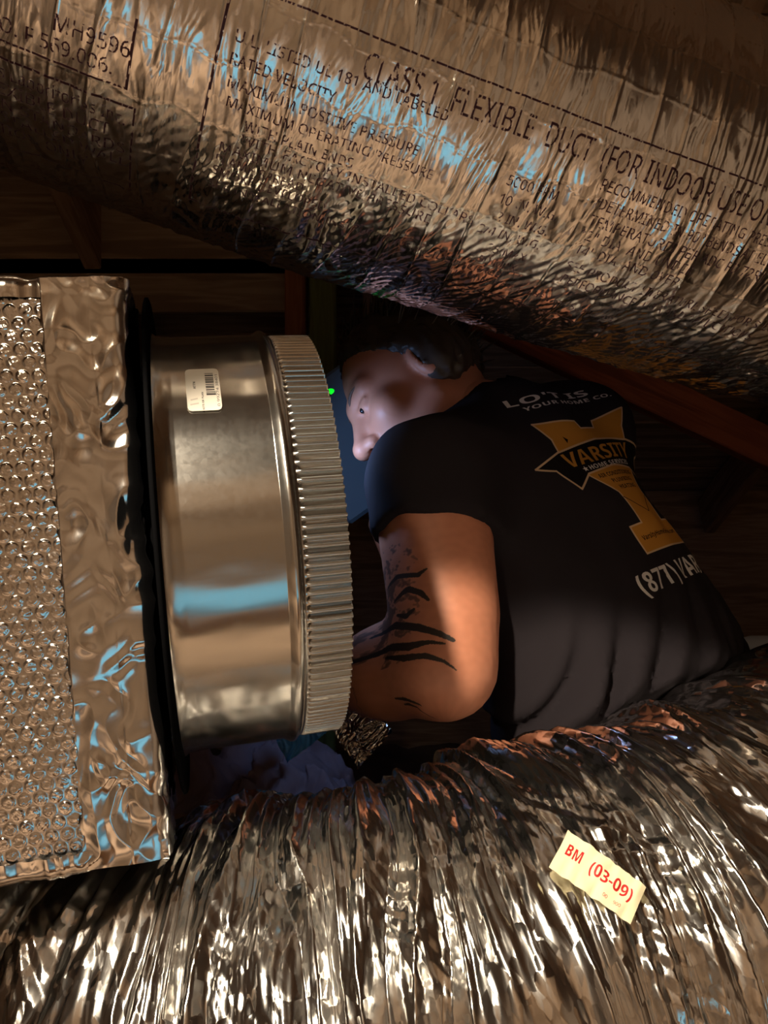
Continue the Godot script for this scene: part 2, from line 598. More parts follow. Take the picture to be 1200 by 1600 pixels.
func hand_d(p: Vector3, curl: float) -> float:
	var d := 1.0
	var xs := [0.030, 0.010, -0.011, -0.030]
	var ln := [0.072, 0.080, 0.074, 0.058]
	for i in 4:
		var k := Vector3(xs[i], 0.090 - 0.004 * absf(i - 1.0), 0)
		d = smin(d, cap_d(p, Vector3(xs[i] * 0.55, 0.0, 0), k, 0.017, 0.0125), 0.014)
		var a := curl * 0.6
		var q: Vector3 = k + Vector3(0, cos(a), sin(a)) * ln[i] * 0.45
		a += curl
		var q2: Vector3 = q + Vector3(0, cos(a), sin(a)) * ln[i] * 0.32
		a += curl * 0.8
		var q3: Vector3 = q2 + Vector3(0, cos(a), sin(a)) * ln[i] * 0.26
		d = smin(d, minf(cap_d(p, k, q, 0.0105, 0.0092), minf(cap_d(p, q, q2, 0.0092, 0.0085), cap_d(p, q2, q3, 0.0085, 0.0072))), 0.005)
	var t0 := Vector3(0.022, 0.025, 0.006)
	var t1 := Vector3(0.050, 0.058, 0.022)
	var t2 := Vector3(0.056, 0.088, 0.036)
	d = smin(d, minf(cap_d(p, t0, t1, 0.017, 0.0125), cap_d(p, t1, t2, 0.0115, 0.0090)), 0.008)
	return d

func head_d(p: Vector3) -> float:
	var m := Vector3(absf(p.x), p.y, p.z)
	var d := ell_d(p - Vector3(0, 0.028, -0.014), Vector3(0.075, 0.098, 0.098))
	d = smin(d, ell_d(p - Vector3(0, -0.040, 0.030), Vector3(0.060, 0.078, 0.066)), 0.035)
	d = smin(d, cap_d(m, Vector3(0.052, -0.055, 0.0), Vector3(0.012, -0.100, 0.066), 0.020, 0.019), 0.025)
	d = smin(d, cap_d(m, Vector3(0.0, 0.021, 0.084), Vector3(0.040, 0.024, 0.070), 0.013, 0.012), 0.018)
	d = smin(d, (m - Vector3(0.045, -0.026, 0.064)).length() - 0.021, 0.022)
	d = smax(d, -((m - Vector3(0.031, 0.000, 0.101)).length() - 0.017), 0.012)
	d = smin(d, (m - Vector3(0.031, -0.001, 0.078)).length() - 0.0135, 0.003)
	d = smin(d, cap_d(m, Vector3(0.020, 0.0062, 0.0885), Vector3(0.043, 0.0055, 0.081), 0.0035, 0.003), 0.004)
	d = smin(d, cap_d(p, Vector3(0, 0.012, 0.088), Vector3(0, -0.036, 0.112), 0.0085, 0.0125), 0.012)
	d = smin(d, (p - Vector3(0, -0.040, 0.115)).length() - 0.0125, 0.010)
	d = smin(d, (m - Vector3(0.0135, -0.043, 0.101)).length() - 0.0105, 0.006)
	d = smax(d, -cap_d(m, Vector3(0.0085, -0.056, 0.108), Vector3(0.0075, -0.042, 0.104), 0.0052, 0.003), 0.002)
	d = smin(d, cap_d(m, Vector3(0, -0.068, 0.092), Vector3(0.022, -0.071, 0.079), 0.0075, 0.004), 0.006)
	d = smin(d, cap_d(m, Vector3(0, -0.081, 0.090), Vector3(0.019, -0.078, 0.079), 0.0080, 0.004), 0.005)
	var e := m - Vector3(0.079, -0.004, -0.008)
	d = smin(d, maxf(ell_d(e, Vector3(0.013, 0.033, 0.020)), -ell_d(e - Vector3(0.010, 0.002, 0.003), Vector3(0.008, 0.022, 0.012))), 0.006)
	d = smin(d, cap_d(p, Vector3(0, -0.05, -0.03), Vector3(0, -0.17, -0.05), 0.055, 0.056), 0.03)
	return d

func clear_of_duct(p: Vector3, d: float) -> float:
	if p.z < -1.12: return d
	var c := 9.0
	for i in 9: c = minf(c, (p - bez(LOW_C, 0.44 + 0.055 * i)).length_squared())
	return smax(d, 0.222 - sqrt(c), 0.02)

func shirt_d(p: Vector3) -> float:
	var q := Vector3((p - NB).dot(RT), (p - NB).dot(S), (p - NB).dot(BK))
	var d := torso_d(p, 0.004)
	# cloth hanging loose below the ribs, down to the hem
	d = smin(d, ell_d(q - Vector3(-0.02, -0.46, -0.045), Vector3(0.185, 0.17, 0.135)), 0.07)
	var low := smoothstep(0.26, 0.42, -q.y)
	var ph := (q.x - q.y) * 46.0 + 1.2 * na.get_noise_3d(p.x * 5.0, p.y * 4.0, p.z * 5.0)
	var crease := 1.0 - absf(sin(ph))
	d += low * (0.022 * crease * crease * (0.6 + 0.6 * nb.get_noise_3d(p.x * 5.0 + 3.0, p.y * 5.0, p.z * 5.0)) - 0.004 * sin(ph * 2.3 + 1.0))
	d += 0.003 * nb.get_noise_3d(p.x * 14.0, p.y * 10.0, p.z * 14.0) + 0.005 * na.get_noise_3d(p.x * 7.0, p.y * 7.0, p.z * 7.0)
	# neck opening and hem
	d = maxf(d, -(cap_d(p, NB + S * 0.03, NB + S * 0.2, 0.062, 0.075)))
	d = smax(d, -(q.y + 0.585), 0.02)
	# sleeves, cut off at their hems
	var el := (EL - SL).normalized()
	var along := (p - SL).dot(el)
	var sl := cap_d(p, SL, SL.lerp(EL, 0.7), 0.079, 0.074) + 0.004 * na.get_noise_3d(p.x * 12.0, p.y * 12.0, p.z * 12.0)
	sl = smax(sl, along - 0.070 - 0.006 * na.get_noise_3d(p.x * 20.0, p.y * 20.0, p.z * 20.0), 0.006)
	d = smin(d, sl, 0.045)
	d = smin(d, cap_d(p, SR, SR.lerp(ER, 0.45), 0.075, 0.076), 0.045)
	return clear_of_duct(p, d)

func hair_d(p: Vector3) -> float:
	var d := ell_d(p - Vector3(0, 0.036, -0.020), Vector3(0.083, 0.104, 0.104))
	d += 0.004 * nb.get_noise_3d(p.x * 60.0, p.y * 20.0, p.z * 60.0) + 0.003 * na.get_noise_3d(p.x * 120.0, p.y * 30.0, p.z * 120.0)
	# full over the ears, kept behind the hairline and above the nape
	var m := Vector3(absf(p.x), p.y, p.z)
	d = smin(d, ell_d(m - Vector3(0.070, 0.004, -0.030), Vector3(0.030, 0.052, 0.050)) + 0.004 * nb.get_noise_3d(p.x * 60.0, p.y * 20.0, p.z * 60.0), 0.02)
	d = smax(d, (p.z - lerpf(0.004, 0.062, smoothstep(0.0, 0.105, p.y))) * 0.8 + 0.004 * nb.get_noise_2d(p.y * 160.0, p.x * 160.0), 0.006)
	d = smax(d, -(p.y + 0.060 + 0.3 * (p.z + 0.03)), 0.01)
	return d

func pants_d(p: Vector3) -> float:
	var f := Vector3(-0.5, 0, -0.83)
	var sd := Vector3(0.83, 0, -0.5)
	var d := ell_d(Basis(RT, S, BK).transposed() * (p - PV), Vector3(0.165, 0.13, 0.125))
	for k in [-1.0, 1.0]:
		var hip: Vector3 = PV + sd * 0.09 * k - Vector3(0, 0.03, 0)
		var knee: Vector3 = Vector3(PV.x, 0.165, PV.z) + sd * 0.15 * k + f * 0.40
		var ank: Vector3 = Vector3(PV.x, 0.125, PV.z) + sd * 0.12 * k - f * 0.0
		d = smin(d, cap_d(p, hip, knee, 0.095, 0.068), 0.05)
		d = smin(d, cap_d(p, knee, ank, 0.066, 0.045), 0.03)
	return clear_of_duct(p, d + 0.004 * na.get_noise_3d(p.x * 14.0, p.y * 14.0, p.z * 14.0))

func shirt_print() -> ImageTexture:
	# 0.46 m wide (person's left to right) by 0.48 m high
	var W := 1104
	var H := 1152
	var k := 2400.0
	var im := Image.create(W, H, false, Image.FORMAT_RGBA8)
	var cloth := Color(0.155, 0.140, 0.155)
	im.fill(cloth)
	var gold := Color(0.74, 0.52, 0.22)
	var pale := Color(0.80, 0.68, 0.55)
	var white := Color(0.85, 0.83, 0.82)
	var dark := Color(0.10, 0.085, 0.09)
	var c := Vector2(W * 0.5, 0.0)
	var P := func(x: float, y: float) -> Vector2: return c + Vector2(x, y) * k
	# big Y
	var ypts := PackedVector2Array()
	for e in [[-0.125, 0.075], [-0.030, 0.088], [-0.022, 0.104], [0.022, 0.104], [0.030, 0.088], [0.125, 0.075], [0.100, 0.112], [0.095, 0.160], [0.046, 0.250], [0.046, 0.318], [0.075, 0.318], [0.075, 0.372], [-0.075, 0.372], [-0.075, 0.318], [-0.046, 0.318], [-0.046, 0.250], [-0.095, 0.160], [-0.100, 0.112]]:
		ypts.append(P.call(e[0], e[1]))
	var rim := Array(ypts)
	rim.append(ypts[0])
	fill_poly(im, ypts, gold)
	fill_line(im, rim, 8.0, pale)
	fill_line(im, [P.call(-0.045, 0.262), P.call(0.0, 0.300), P.call(0.045, 0.262)], 5.0, dark)
	fill_poly(im, PackedVector2Array([P.call(-0.075, 0.112), P.call(-0.066, 0.120), P.call(-0.070, 0.126)]), dark)
	# star-ended banner
	var bn := PackedVector2Array()
	for e in [[-0.165, 0.158], [-0.10, 0.138], [0.0, 0.130], [0.10, 0.138], [0.165, 0.158], [0.128, 0.172], [0.112, 0.222], [0.070, 0.196], [0.0, 0.190], [-0.070, 0.196], [-0.112, 0.222], [-0.128, 0.172]]:
		bn.append(P.call(e[0], e[1]))
	var br := Array(bn)
	br.append(bn[0])
	fill_poly(im, bn, dark)
	fill_line(im, br, 9.0, pale)
	put_text(im, "VARSITY", P.call(-0.098, 0.174), 0.030 * k, gold, bold, 0.0, 1.0, 0.196 * k)
	put_text(im, "HOME SERVICES", P.call(-0.058, 0.189), 0.0095 * k, white, bold, 0.0, 1.0, 0.130 * k)
	var star := PackedVector2Array()
	for i in 10:
		var rr := 0.0068 if i % 2 == 0 else 0.0028
		star.append(P.call(-0.068 + rr * sin(TAU * i / 10.0), 0.1845 - rr * cos(TAU * i / 10.0)))
	fill_poly(im, star, white)
	put_text(im, "AIR CONDITIONING", P.call(-0.056, 0.212), 0.0090 * k, dark, bold, 0.0, 1.0, 0.112 * k)
	put_text(im, "PLUMBING", P.call(-0.034, 0.228), 0.0090 * k, dark, bold, 0.0, 1.0, 0.068 * k)
	put_text(im, "HEATING", P.call(-0.029, 0.244), 0.0090 * k, dark, bold, 0.0, 1.0, 0.058 * k)
	put_text(im, "VarsityHomeService.com", P.call(-0.064, 0.349), 0.0090 * k, dark, bold, 0.0, 1.0, 0.128 * k)
	# line across the shoulders and the telephone number
	put_text(im, "LO'T IS", P.call(-0.15, 0.030), 0.016 * k, white, bold, 0.0, 1.0, 0.22 * k)
	put_text(im, "YOUR HOME CO.", P.call(-0.12, 0.045), 0.0085 * k, white, bold, 0.0, 1.0, 0.24 * k)
	put_text(im, "(877) VARSITY", P.call(-0.132, 0.436), 0.036 * k, white, bold, 0.0, 1.0, 0.285 * k)
	return tex(im)

func tattoo() -> ImageTexture:
	# u: angle round the upper arm (-PI..PI), v: along it from shoulder to elbow
	var n := 512
	var im := Image.create(n, n, false, Image.FORMAT_RGBA8)
	var skin := Color(0.76, 0.50, 0.39)
	im.fill(skin)
	var nz := noise(5, 0.05)
	var ink := Color(0.20, 0.165, 0.155)
	for y in n:
		for x in n:
			var g := nz.get_noise_2d(x, y) * 0.02
			im.set_pixel(x, y, Color(skin.r + g, skin.g + g * 0.8, skin.b + g * 0.7))
	# mottled shading that thins out towards the outer arm
	var nw := noise(15, 0.035)
	for y in range(180, 430):
		for x in range(60, 226):
			var e := nw.get_noise_2d(x, y * 0.8) + 0.5 * nz.get_noise_2d(x * 2.0, y * 2.0) - absf(y - 300.0) / 190.0 - maxf(0.0, x - 170.0) / 60.0
			if e > -0.42:
				im.set_pixel(x, y, im.get_pixel(x, y).lerp(ink, 0.55 if e > -0.15 else 0.32))
	# claw-like strokes: x, y, width along each
	for st in [[[120, 352, 6], [170, 350, 15], [214, 368, 15], [246, 386, 11], [268, 402, 7]],
			[[110, 398, 8], [160, 392, 14], [200, 404, 16], [232, 402, 8], [256, 408, 3]],
			[[150, 410, 6], [190, 424, 13], [226, 428, 11], [250, 440, 6], [270, 458, 2]],
			[[170, 300, 4], [204, 286, 12], [224, 300, 10], [236, 318, 4]],
			[[150, 262, 4], [186, 252, 10], [222, 262, 9], [236, 252, 3]],
			[[176, 330, 5], [196, 340, 10], [212, 330, 5]],
			[[132, 486, 3], [158, 494, 7], [188, 510, 3]], [[140, 500, 3], [156, 503, 5], [170, 511, 3]],
			[[396, 362, 3], [404, 384, 8], [400, 412, 4]]]:
		for i in st.size() - 1:
			for t in 20:
				var c := Vector2(st[i][0], st[i][1]).lerp(Vector2(st[i + 1][0], st[i + 1][1]), t / 20.0)
				var r: float = lerpf(st[i][2], st[i + 1][2], t / 20.0) * 0.5
				for dy in range(-9, 10):
					for dx in range(-9, 10):
						if dx * dx + dy * dy <= r * r and c.y + dy < n and c.y + dy >= 0: im.set_pixel(int(c.x) + dx, int(c.y) + dy, ink)
	return tex(im)

func build_person() -> void:
	var fw := Vector3(-0.82, -0.50, 0.30).normalized()
	var up := Vector3(-0.45, 0.78, -0.42)
	up = (up - fw * fw.dot(up)).normalized()
	HX = Basis(up.cross(fw), up, fw)
	var dl := (WL - EL).normalized()
	var hx := dl.cross(Vector3(0, 0, 1)).normalized()
	HL = Transform3D(Basis(-hx, dl, (-hx).cross(dl)), WL)
	var dr := Vector3(-0.25, 0.85, 0.1).normalized()
	var hr := dr.cross(Vector3(0.6, 0, 1)).normalized()
	HR = Transform3D(Basis(hr, dr, hr.cross(dr)), WR)
	var root := thing("person", "person in a black printed T-shirt bending forward behind the metal collar", "person", Vector3(PV.x, 0.08, PV.z))
	# body: one mesh, with finer grids at the head and the hands
	var P := PackedVector3Array()
	var N := PackedVector3Array()
	var U := PackedVector2Array()
	var I := PackedInt32Array()
	var inv_h := HX.transposed()
	var grids := [
		net(body_d, rel(-0.19, -0.40, -1.46), rel(0.52, 0.24, -0.78), 0.0085),
		net(func(p: Vector3) -> float: return head_d(inv_h * (p - HC)), HC - Vector3.ONE * 0.165, HC + Vector3.ONE * 0.165, 0.0032),
		net(func(p: Vector3) -> float: return hand_d(HL.affine_inverse() * p, 0.75), WL - Vector3.ONE * 0.16, WL + Vector3.ONE * 0.16, 0.004),
		net(func(p: Vector3) -> float: return hand_d(HR.affine_inverse() * p, 0.55), WR - Vector3.ONE * 0.16, WR + Vector3.ONE * 0.16, 0.004),
	]
	var ax := (EL - SL).normalized()
	var fx := Vector3(0, 0, 1)
	fx = (fx - ax * ax.dot(fx)).normalized()
	var gx := fx.cross(ax)
	for g in 4:
		var o := P.size()
		P.append_array(grids[g][0]); N.append_array(grids[g][1])
		for i in grids[g][2]: I.append(i + o)
		for p: Vector3 in grids[g][0]:
			var uv := Vector2(0.02, 0.02)
			var al := (p - SL).dot(ax)
			var off := p - SL - ax * al
			if g == 0 and off.length() < 0.11 and al > -0.02:
				uv = Vector2(0.5 + atan2(off.dot(gx), off.dot(fx)) / TAU, al / 0.28)
			U.append(uv)
	var shift := root.transform.affine_inverse()
	var skin := mat("skin", Color.WHITE, 0.55)
	skin.albedo_texture = tattoo()
	skin.texture_repeat = false
	skin.subsurf_scatter_enabled = true
	skin.subsurf_scatter_strength = 0.05
	var body := part("body", arrays(P, N, U, I), skin, root, shift)
	var iris := SphereMesh.new()
	iris.radius = 0.0045; iris.height = 0.009
	iris.radial_segments = 16; iris.rings = 8
	for s in [-1.0, 1.0]:
		part("iris", iris, mats.dark_eye, body, Transform3D(HX, HC + HX * Vector3(0.031 * s, -0.002, 0.0895)))
	for s in [-1.0, 1.0]:
		var brow := []
		for k in 7:
			var t := k / 6.0
			brow.append(HC + HX * Vector3(s * lerpf(0.014, 0.052, t), 0.022 + 0.007 * sin(PI * t * 0.8), 0.0935 - 0.021 * t * t))
		part("eyebrow", tube(brow, [0.0010, 0.0020, 0.0024, 0.0022, 0.0018, 0.0014, 0.0006], 6), mats.brow, body)
	# shirt
	var sh: Array = net(shirt_d, rel(-0.10, -0.50, -1.46), rel(0.68, 0.28, -0.72), 0.0075)
	var suv := PackedVector2Array()
	for i in sh[0].size():
		var p: Vector3 = sh[0][i] - NB
		var n: Vector3 = sh[1][i]
		var u := (p.dot(RT) - 0.083) / (0.46 * 0.82) + 0.5
		var v := (-p.dot(S) - 0.010) / (0.48 * 0.72)
		if n.dot(BK) < -0.12: u += 3.0 * (1.0 if u > 0.5 else -1.0)
		suv.append(Vector2(u, v))
	var cm := mat("shirt_cloth", Color.WHITE, 0.88)
	cm.albedo_texture = shirt_print()
	cm.texture_repeat = false
	cm.metallic_specular = 0.2
	var shirt := part("shirt", arrays(sh[0], sh[1], suv, sh[2]), cm, root, shift)
	shirt.set_meta("label", "black T-shirt with a gold and white printed logo")
	var pn: Array = net(pants_d, Vector3(-0.15, 0.06, -1.85), Vector3(0.72, 0.88, -0.80), 0.012)
	part("trousers", arrays(pn[0], pn[1], PackedVector2Array(), pn[2]), mats.trousers, root, shift)
	var hd: Array = net(func(p: Vector3) -> float: return hair_d(inv_h * (p - HC)), HC - Vector3.ONE * 0.16, HC + Vector3.ONE * 0.16, 0.0036)
	var hair := part("hair", arrays(hd[0], hd[1], PackedVector2Array(), hd[2]), mats.hair, root, shift)
	# tousled locks
	var rng := RandomNumberGenerator.new()
	rng.seed = 4
	var st := SurfaceTool.new()
	st.begin(Mesh.PRIMITIVE_TRIANGLES)
	for i in 620:
		var d := Vector3(rng.randf_range(-1, 1), rng.randf_range(-0.2, 1), rng.randf_range(-1, 0.55)).normalized()
		if d.z > 0.10 and d.y < 0.80: continue
		var p0 := Vector3(0, 0.036, -0.020) + d * Vector3(0.080, 0.100, 0.100)
		var flow := (Vector3(rng.randf_range(-0.5, 0.5), 0.25 + 0.4 * d.y, -0.8 + rng.randf_range(-0.4, 0.4))).normalized()
		var ln := rng.randf_range(0.018, 0.05) * (1.0 if d.y > 0.2 else 0.6)
		var path := []
		for k in 5:
			var t := k / 4.0
			path.append(HC + HX * (p0 + d * ln * 0.55 * t + flow * ln * t * t))
		st.append_from(tube(path, [0.0022, 0.0020, 0.0016, 0.0011, 0.0003], 5), 0, Transform3D())
	part("locks", st.commit(), mats.hair, hair).set_meta("kind", "stuff")

# ---------------------------------------------------------------- plenum and collar
var QB := rel(-0.200, -0.030, -0.750)
var BOX: Basis
const CR := 0.188

func wrinkle(x: float, y: float) -> float:
	var n1 := na.get_noise_2d(x * 20.0 + 11.0, y * 12.0)
	var n2 := nb.get_noise_2d(x * 44.0, y * 30.0)
	var h := 0.0012 * n1 + 0.0004 * n2
	h += 0.0011 * (1.0 - absf(nc.get_noise_2d(x * 34.0 + 50.0, y * 26.0)) * 2.4) * clampf(na.get_noise_2d(x * 15.0, y * 15.0 + 80.0) + 0.4, 0.0, 1.0)
	h += 0.0008 * tri(x * 48.0 + y * 30.0 + 1.2 * n1 + 0.4 * n2) * clampf(nb.get_noise_2d(x * 20.0, y * 20.0 + 30.0), 0.0, 1.0)
	h += 0.0008 * tri(y * 34.0 - x * 30.0 + 1.0 * n1) * clampf(nc.get_noise_2d(x * 16.0, y * 13.0 + 51.0), 0.0, 1.0)
	return h

func build_plenum() -> void:
	var yaw := deg_to_rad(13.0)
	BOX = Basis(Vector3(0, 0, 1), deg_to_rad(4.6)) * Basis(Vector3(cos(yaw), 0, -sin(yaw)), Vector3.UP, Vector3(sin(yaw), 0, cos(yaw)))
	var root := thing("plenum_box", "plenum box wrapped in silver bubble insulation with foil tape on its corner", "plenum box", QB, BOX)
	var cy := -0.012
	var hh := 0.2085
	var xr := -0.016
	var zf := 0.165
	part("body", bevel_box(Vector3(0.52, hh * 2.0 - 0.006, 0.50), 0.006), mats.sheet, root, Transform3D(Basis(), Vector3(xr - 0.262, cy, zf - 0.254)))
	# bubble insulation over the front face
	var x0 := -0.50
	var x1 := xr - 0.040
	var nu := 330
	var nv := 470
	var pts := PackedVector3Array()
	var pitch := 0.0106
	var row := 0.0093
	for i in nu:
		var x := lerpf(x0, x1, pow(float(i) / (nu - 1), 0.62))
		for j in nv:
			var y := lerpf(cy - hh + 0.004, cy + hh - 0.004, float(j) / (nv - 1))
			var r := roundi(y / row)
			var best := 1.0
			var bc := Vector2.ZERO
			for rr in [r - 1, r, r + 1]:
				var sh: float = 0.5 * pitch * (rr & 1)
				var cx: float = roundf((x - sh) / pitch) * pitch + sh
				var dd := Vector2(x - cx, y - rr * row).length()
				if dd < best:
					best = dd
					bc = Vector2(cx, rr * row)
			var t := best / 0.00475
			var h := 0.0
			var tilt := na.get_noise_2d(bc.x * 900.0, bc.y * 700.0)
			if t < 1.0:
				var rise := smoothstep(1.0, 0.72, t)
				h = 0.0008 * rise * (0.9 + 0.3 * tilt) + rise * ((x - bc.x) * 0.07 * sin(tilt * 40.0) + (y - bc.y) * 0.11 * cos(tilt * 57.0))
				h += rise * (0.00012 * tri((y + x * (0.8 * tilt - 0.2)) * 300.0 + 2.0 * nb.get_noise_2d(x * 120.0, y * 120.0)) + 0.00035 * nc.get_noise_2d(x * 170.0, y * 260.0))
			h += 0.0012 * na.get_noise_2d(x * 14.0, y * 11.0)
			pts.append(Vector3(x, y, zf + 0.002 + h))
	part("bubble_insulation", sheet(pts, nu, nv), mats.film, root)
	# foil tape down the corner: across the front, round the edge, along the side
	pts = PackedVector3Array()
	var uvx := []
	for i in 64: uvx.append(lerpf(-0.053, -0.004, i / 63.0))
	for i in range(1, 13): uvx.append(-0.004 + 0.008 * i / 12.0)
	for i in range(1, 60): uvx.append(0.004 + 0.115 * i / 59.0)
	nv = 300
	for i in uvx.size():
		var s: float = uvx[i]
		for j in nv:
			var y := lerpf(cy - hh - 0.002, cy + hh + 0.002, float(j) / (nv - 1))
			var e: float = s + 0.0018 * nb.get_noise_1d(y * 60.0) if i == 0 else s
			var h := 0.0060 + wrinkle(s, y) * (1.5 if s > -0.02 else 1.05)
			if i == 0: h = 0.0050
			var bow := 0.004 * na.get_noise_1d(y * 9.0 + 4.0)
			var p: Vector3
			if e < -0.004: p = Vector3(xr + e + bow * clampf((e + 0.05) / 0.05, 0, 1), y, zf + h)
			elif e < 0.004:
				var a := (e + 0.004) / 0.008 * PI * 0.5
				p = Vector3(xr - 0.004 + bow, y, zf - 0.004) + Vector3(sin(a), 0, cos(a)) * (0.004 + h)
			else: p = Vector3(xr + h + bow * 0.5, y, zf - e)
			pts.append(p)
	part("corner_tape", sheet(pts, uvx.size(), nv, PackedVector2Array(), false, 0.0004), mats.tape, root)
	# tape folded over the top and the bottom edge
	for top in [true, false]:
		pts = PackedVector3Array()
		var sg := 1.0 if top else -1.0
		nu = 240
		nv = 46
		for i in nu:
			var x := lerpf(x0, xr + 0.004, float(i) / (nu - 1))
			for j in nv:
				var s := lerpf(-0.011, 0.040, float(j) / (nv - 1))
				var h := 0.0035 + wrinkle(x * 1.3 + 3.0, s + (1.0 if top else 2.0)) * 1.2
				if s < -0.003: pts.append(Vector3(x, cy + sg * (hh + s + 0.0012 * nb.get_noise_1d(x * 70.0)), zf + h + 0.002))
				elif s < 0.003:
					var a := (s + 0.003) / 0.006 * PI * 0.5
					pts.append(Vector3(x, cy + sg * (hh - 0.003), zf - 0.003) + Vector3(0, sg * sin(a), cos(a)) * (0.005 + h))
				else: pts.append(Vector3(x, cy + sg * (hh + h), zf - s))
		part("edge_tape", sheet(pts, nu, nv, PackedVector2Array(), not top, 0.0004), mats.tape, root)

	pts = PackedVector3Array()
	nu = 170
	nv = 150
	for i in nu:
		var x := lerpf(x0, xr - 0.002, float(i) / (nu - 1))
		for j in nv:
			var z := lerpf(zf - 0.49, zf - 0.030, float(j) / (nv - 1))
			pts.append(Vector3(x, cy + hh + 0.004 + wrinkle(x * 0.7, z * 0.7) * 3.0, z))
	part("top_insulation", sheet(pts, nu, nv, PackedVector2Array(), true), mats.film, root)

	# the collar
	var co := thing("duct_collar", "round galvanized metal collar with a crimped end beside the foil box", "duct collar", QB, BOX)
	part("flange", lathe([Vector2(-0.0028, 0.140), Vector2(-0.0028, 0.2205), Vector2(-0.0020, 0.2225), Vector2(0.0002, 0.2225), Vector2(0.0010, 0.2205), Vector2(0.0010, 0.185)], 160), mats.black, co).set_meta("label", "thin black flange rim")
	part("neck", lathe([Vector2(-0.012, 0.150), Vector2(-0.0026, 0.150)], 96), mats.black, co)
	var pr := []
	for e in [[0.0008, 0.1915], [0.004, 0.1892], [0.010, 0.1886], [0.0150, 0.1884], [0.0158, 0.1880], [0.05, 0.1880], [0.0872, 0.1880], [0.0880, 0.1886], [0.0900, 0.1896], [0.0925, 0.1912], [0.0945, 0.1916], [0.0965, 0.1910], [0.0985, 0.1888], [0.0995, 0.1872], [0.1010, 0.1868]]:
		pr.append(Vector2(e[0], e[1]))
	pts = PackedVector3Array()
	nv = 361
	for i in pr.size():
		for j in nv:
			var a := TAU * (j % (nv - 1)) / (nv - 1)
			var r: float = pr[i].y + 0.0006 * na.get_noise_2d(cos(a) * 3.0, sin(a) * 3.0) + 0.00025 * nb.get_noise_3d(cos(a) * 9.0, sin(a) * 9.0, pr[i].x * 60.0)
			pts.append(Vector3(pr[i].x, r * cos(a), r * sin(a)))
	part("sleeve", sheet(pts, pr.size(), nv, PackedVector2Array(), true, 0.0), mats.galvanized, co)
	part("inner_wall", lathe([Vector2(0.0, 0.1835), Vector2(0.136, 0.1825)], 96), mats.sheet, co)
	var count := 164
	nv = count * 10 + 1
	var ax := []
	for i in 5: ax.append(0.1005 + 0.0012 * i)
	for i in range(1, 9): ax.append(0.1053 + 0.0300 * i / 8.0)
	ax.append(0.1362)
	pts = PackedVector3Array()
	for i in ax.size():
		var x: float = ax[i]
		var amp := 0.0026 * smoothstep(0.1008, 0.1050, x)
		for j in nv:
			var ph := float(j % 10) / 10.0
			var a := TAU * (j % (nv - 1)) / (nv - 1)
			var w := cos(TAU * ph)
			w = signf(w) * pow(absf(w), 0.45)
			var jit := 1.0 + 0.25 * nb.get_noise_2d(float(j / 10) * 3.1, 2.0)
			var r := 0.1866 - 0.018 * (x - 0.1005) + amp * jit * (w - 0.55)
			pts.append(Vector3(x, r * cos(a), r * sin(a)))
	part("crimped_end", sheet(pts, ax.size(), nv, PackedVector2Array(), true, 0.0005), mats.galvanized_bright, co)
	# barcode sticker
	var im := Image.create(200, 256, false, Image.FORMAT_RGBA8)
	im.fill(Color(0.83, 0.80, 0.76))
	var k := Color(0.12, 0.10, 0.10)
	var rng := RandomNumberGenerator.new()
	rng.seed = 9
	var y := 34
	while y < 180:
		var h := rng.randi_range(2, 9)
		im.fill_rect(Rect2i(116, y, 50 if y < 150 else 56, h), k)
		y += h + rng.randi_range(2, 7)
	put_text(im, "0 99274 38401", Vector2(190, 236), 15.0, k, font, -PI / 2, 1.0, 190.0)
	put_text(im, "KITS OF PLAN", Vector2(98, 250), 11.0, k, bold, -PI / 2, 1.0, 96.0)
	put_text(im, "ATTN", Vector2(56, 132), 14.0, k, bold, -PI / 2, 1.0, 44.0)
	fill_line(im, [Vector2(24, 196), Vector2(60, 190)], 8.0, Color(0.70, 0.67, 0.64))
	fill_line(im, [Vector2(20, 222), Vector2(64, 216)], 8.0, Color(0.70, 0.67, 0.64))
	var sm := mat("sticker_paper", Color.WHITE, 0.5)
	sm.albedo_texture = tex(im)
	pts = PackedVector3Array()
	var uv := PackedVector2Array()
	for i in 9:
		for j in 13:
			var x := lerpf(0.0265, 0.0520, i / 8.0)
			var a := lerpf(deg_to_rad(43.5), deg_to_rad(58.0), j / 12.0)
			if (i == 0 or i == 8) and (j == 0 or j == 12):
				x += 0.0010 * (1 if i == 0 else -1)
				a += 0.006 * (1 if j == 0 else -1)
			pts.append(Vector3(x, 0.1895 * cos(a), 0.1895 * sin(a)))
			uv.append(Vector2(i / 8.0, j / 12.0))
	part("barcode_sticker", sheet(pts, 9, 13, uv, true, 0.0003), sm, co).set_meta("label", "small white barcode sticker")

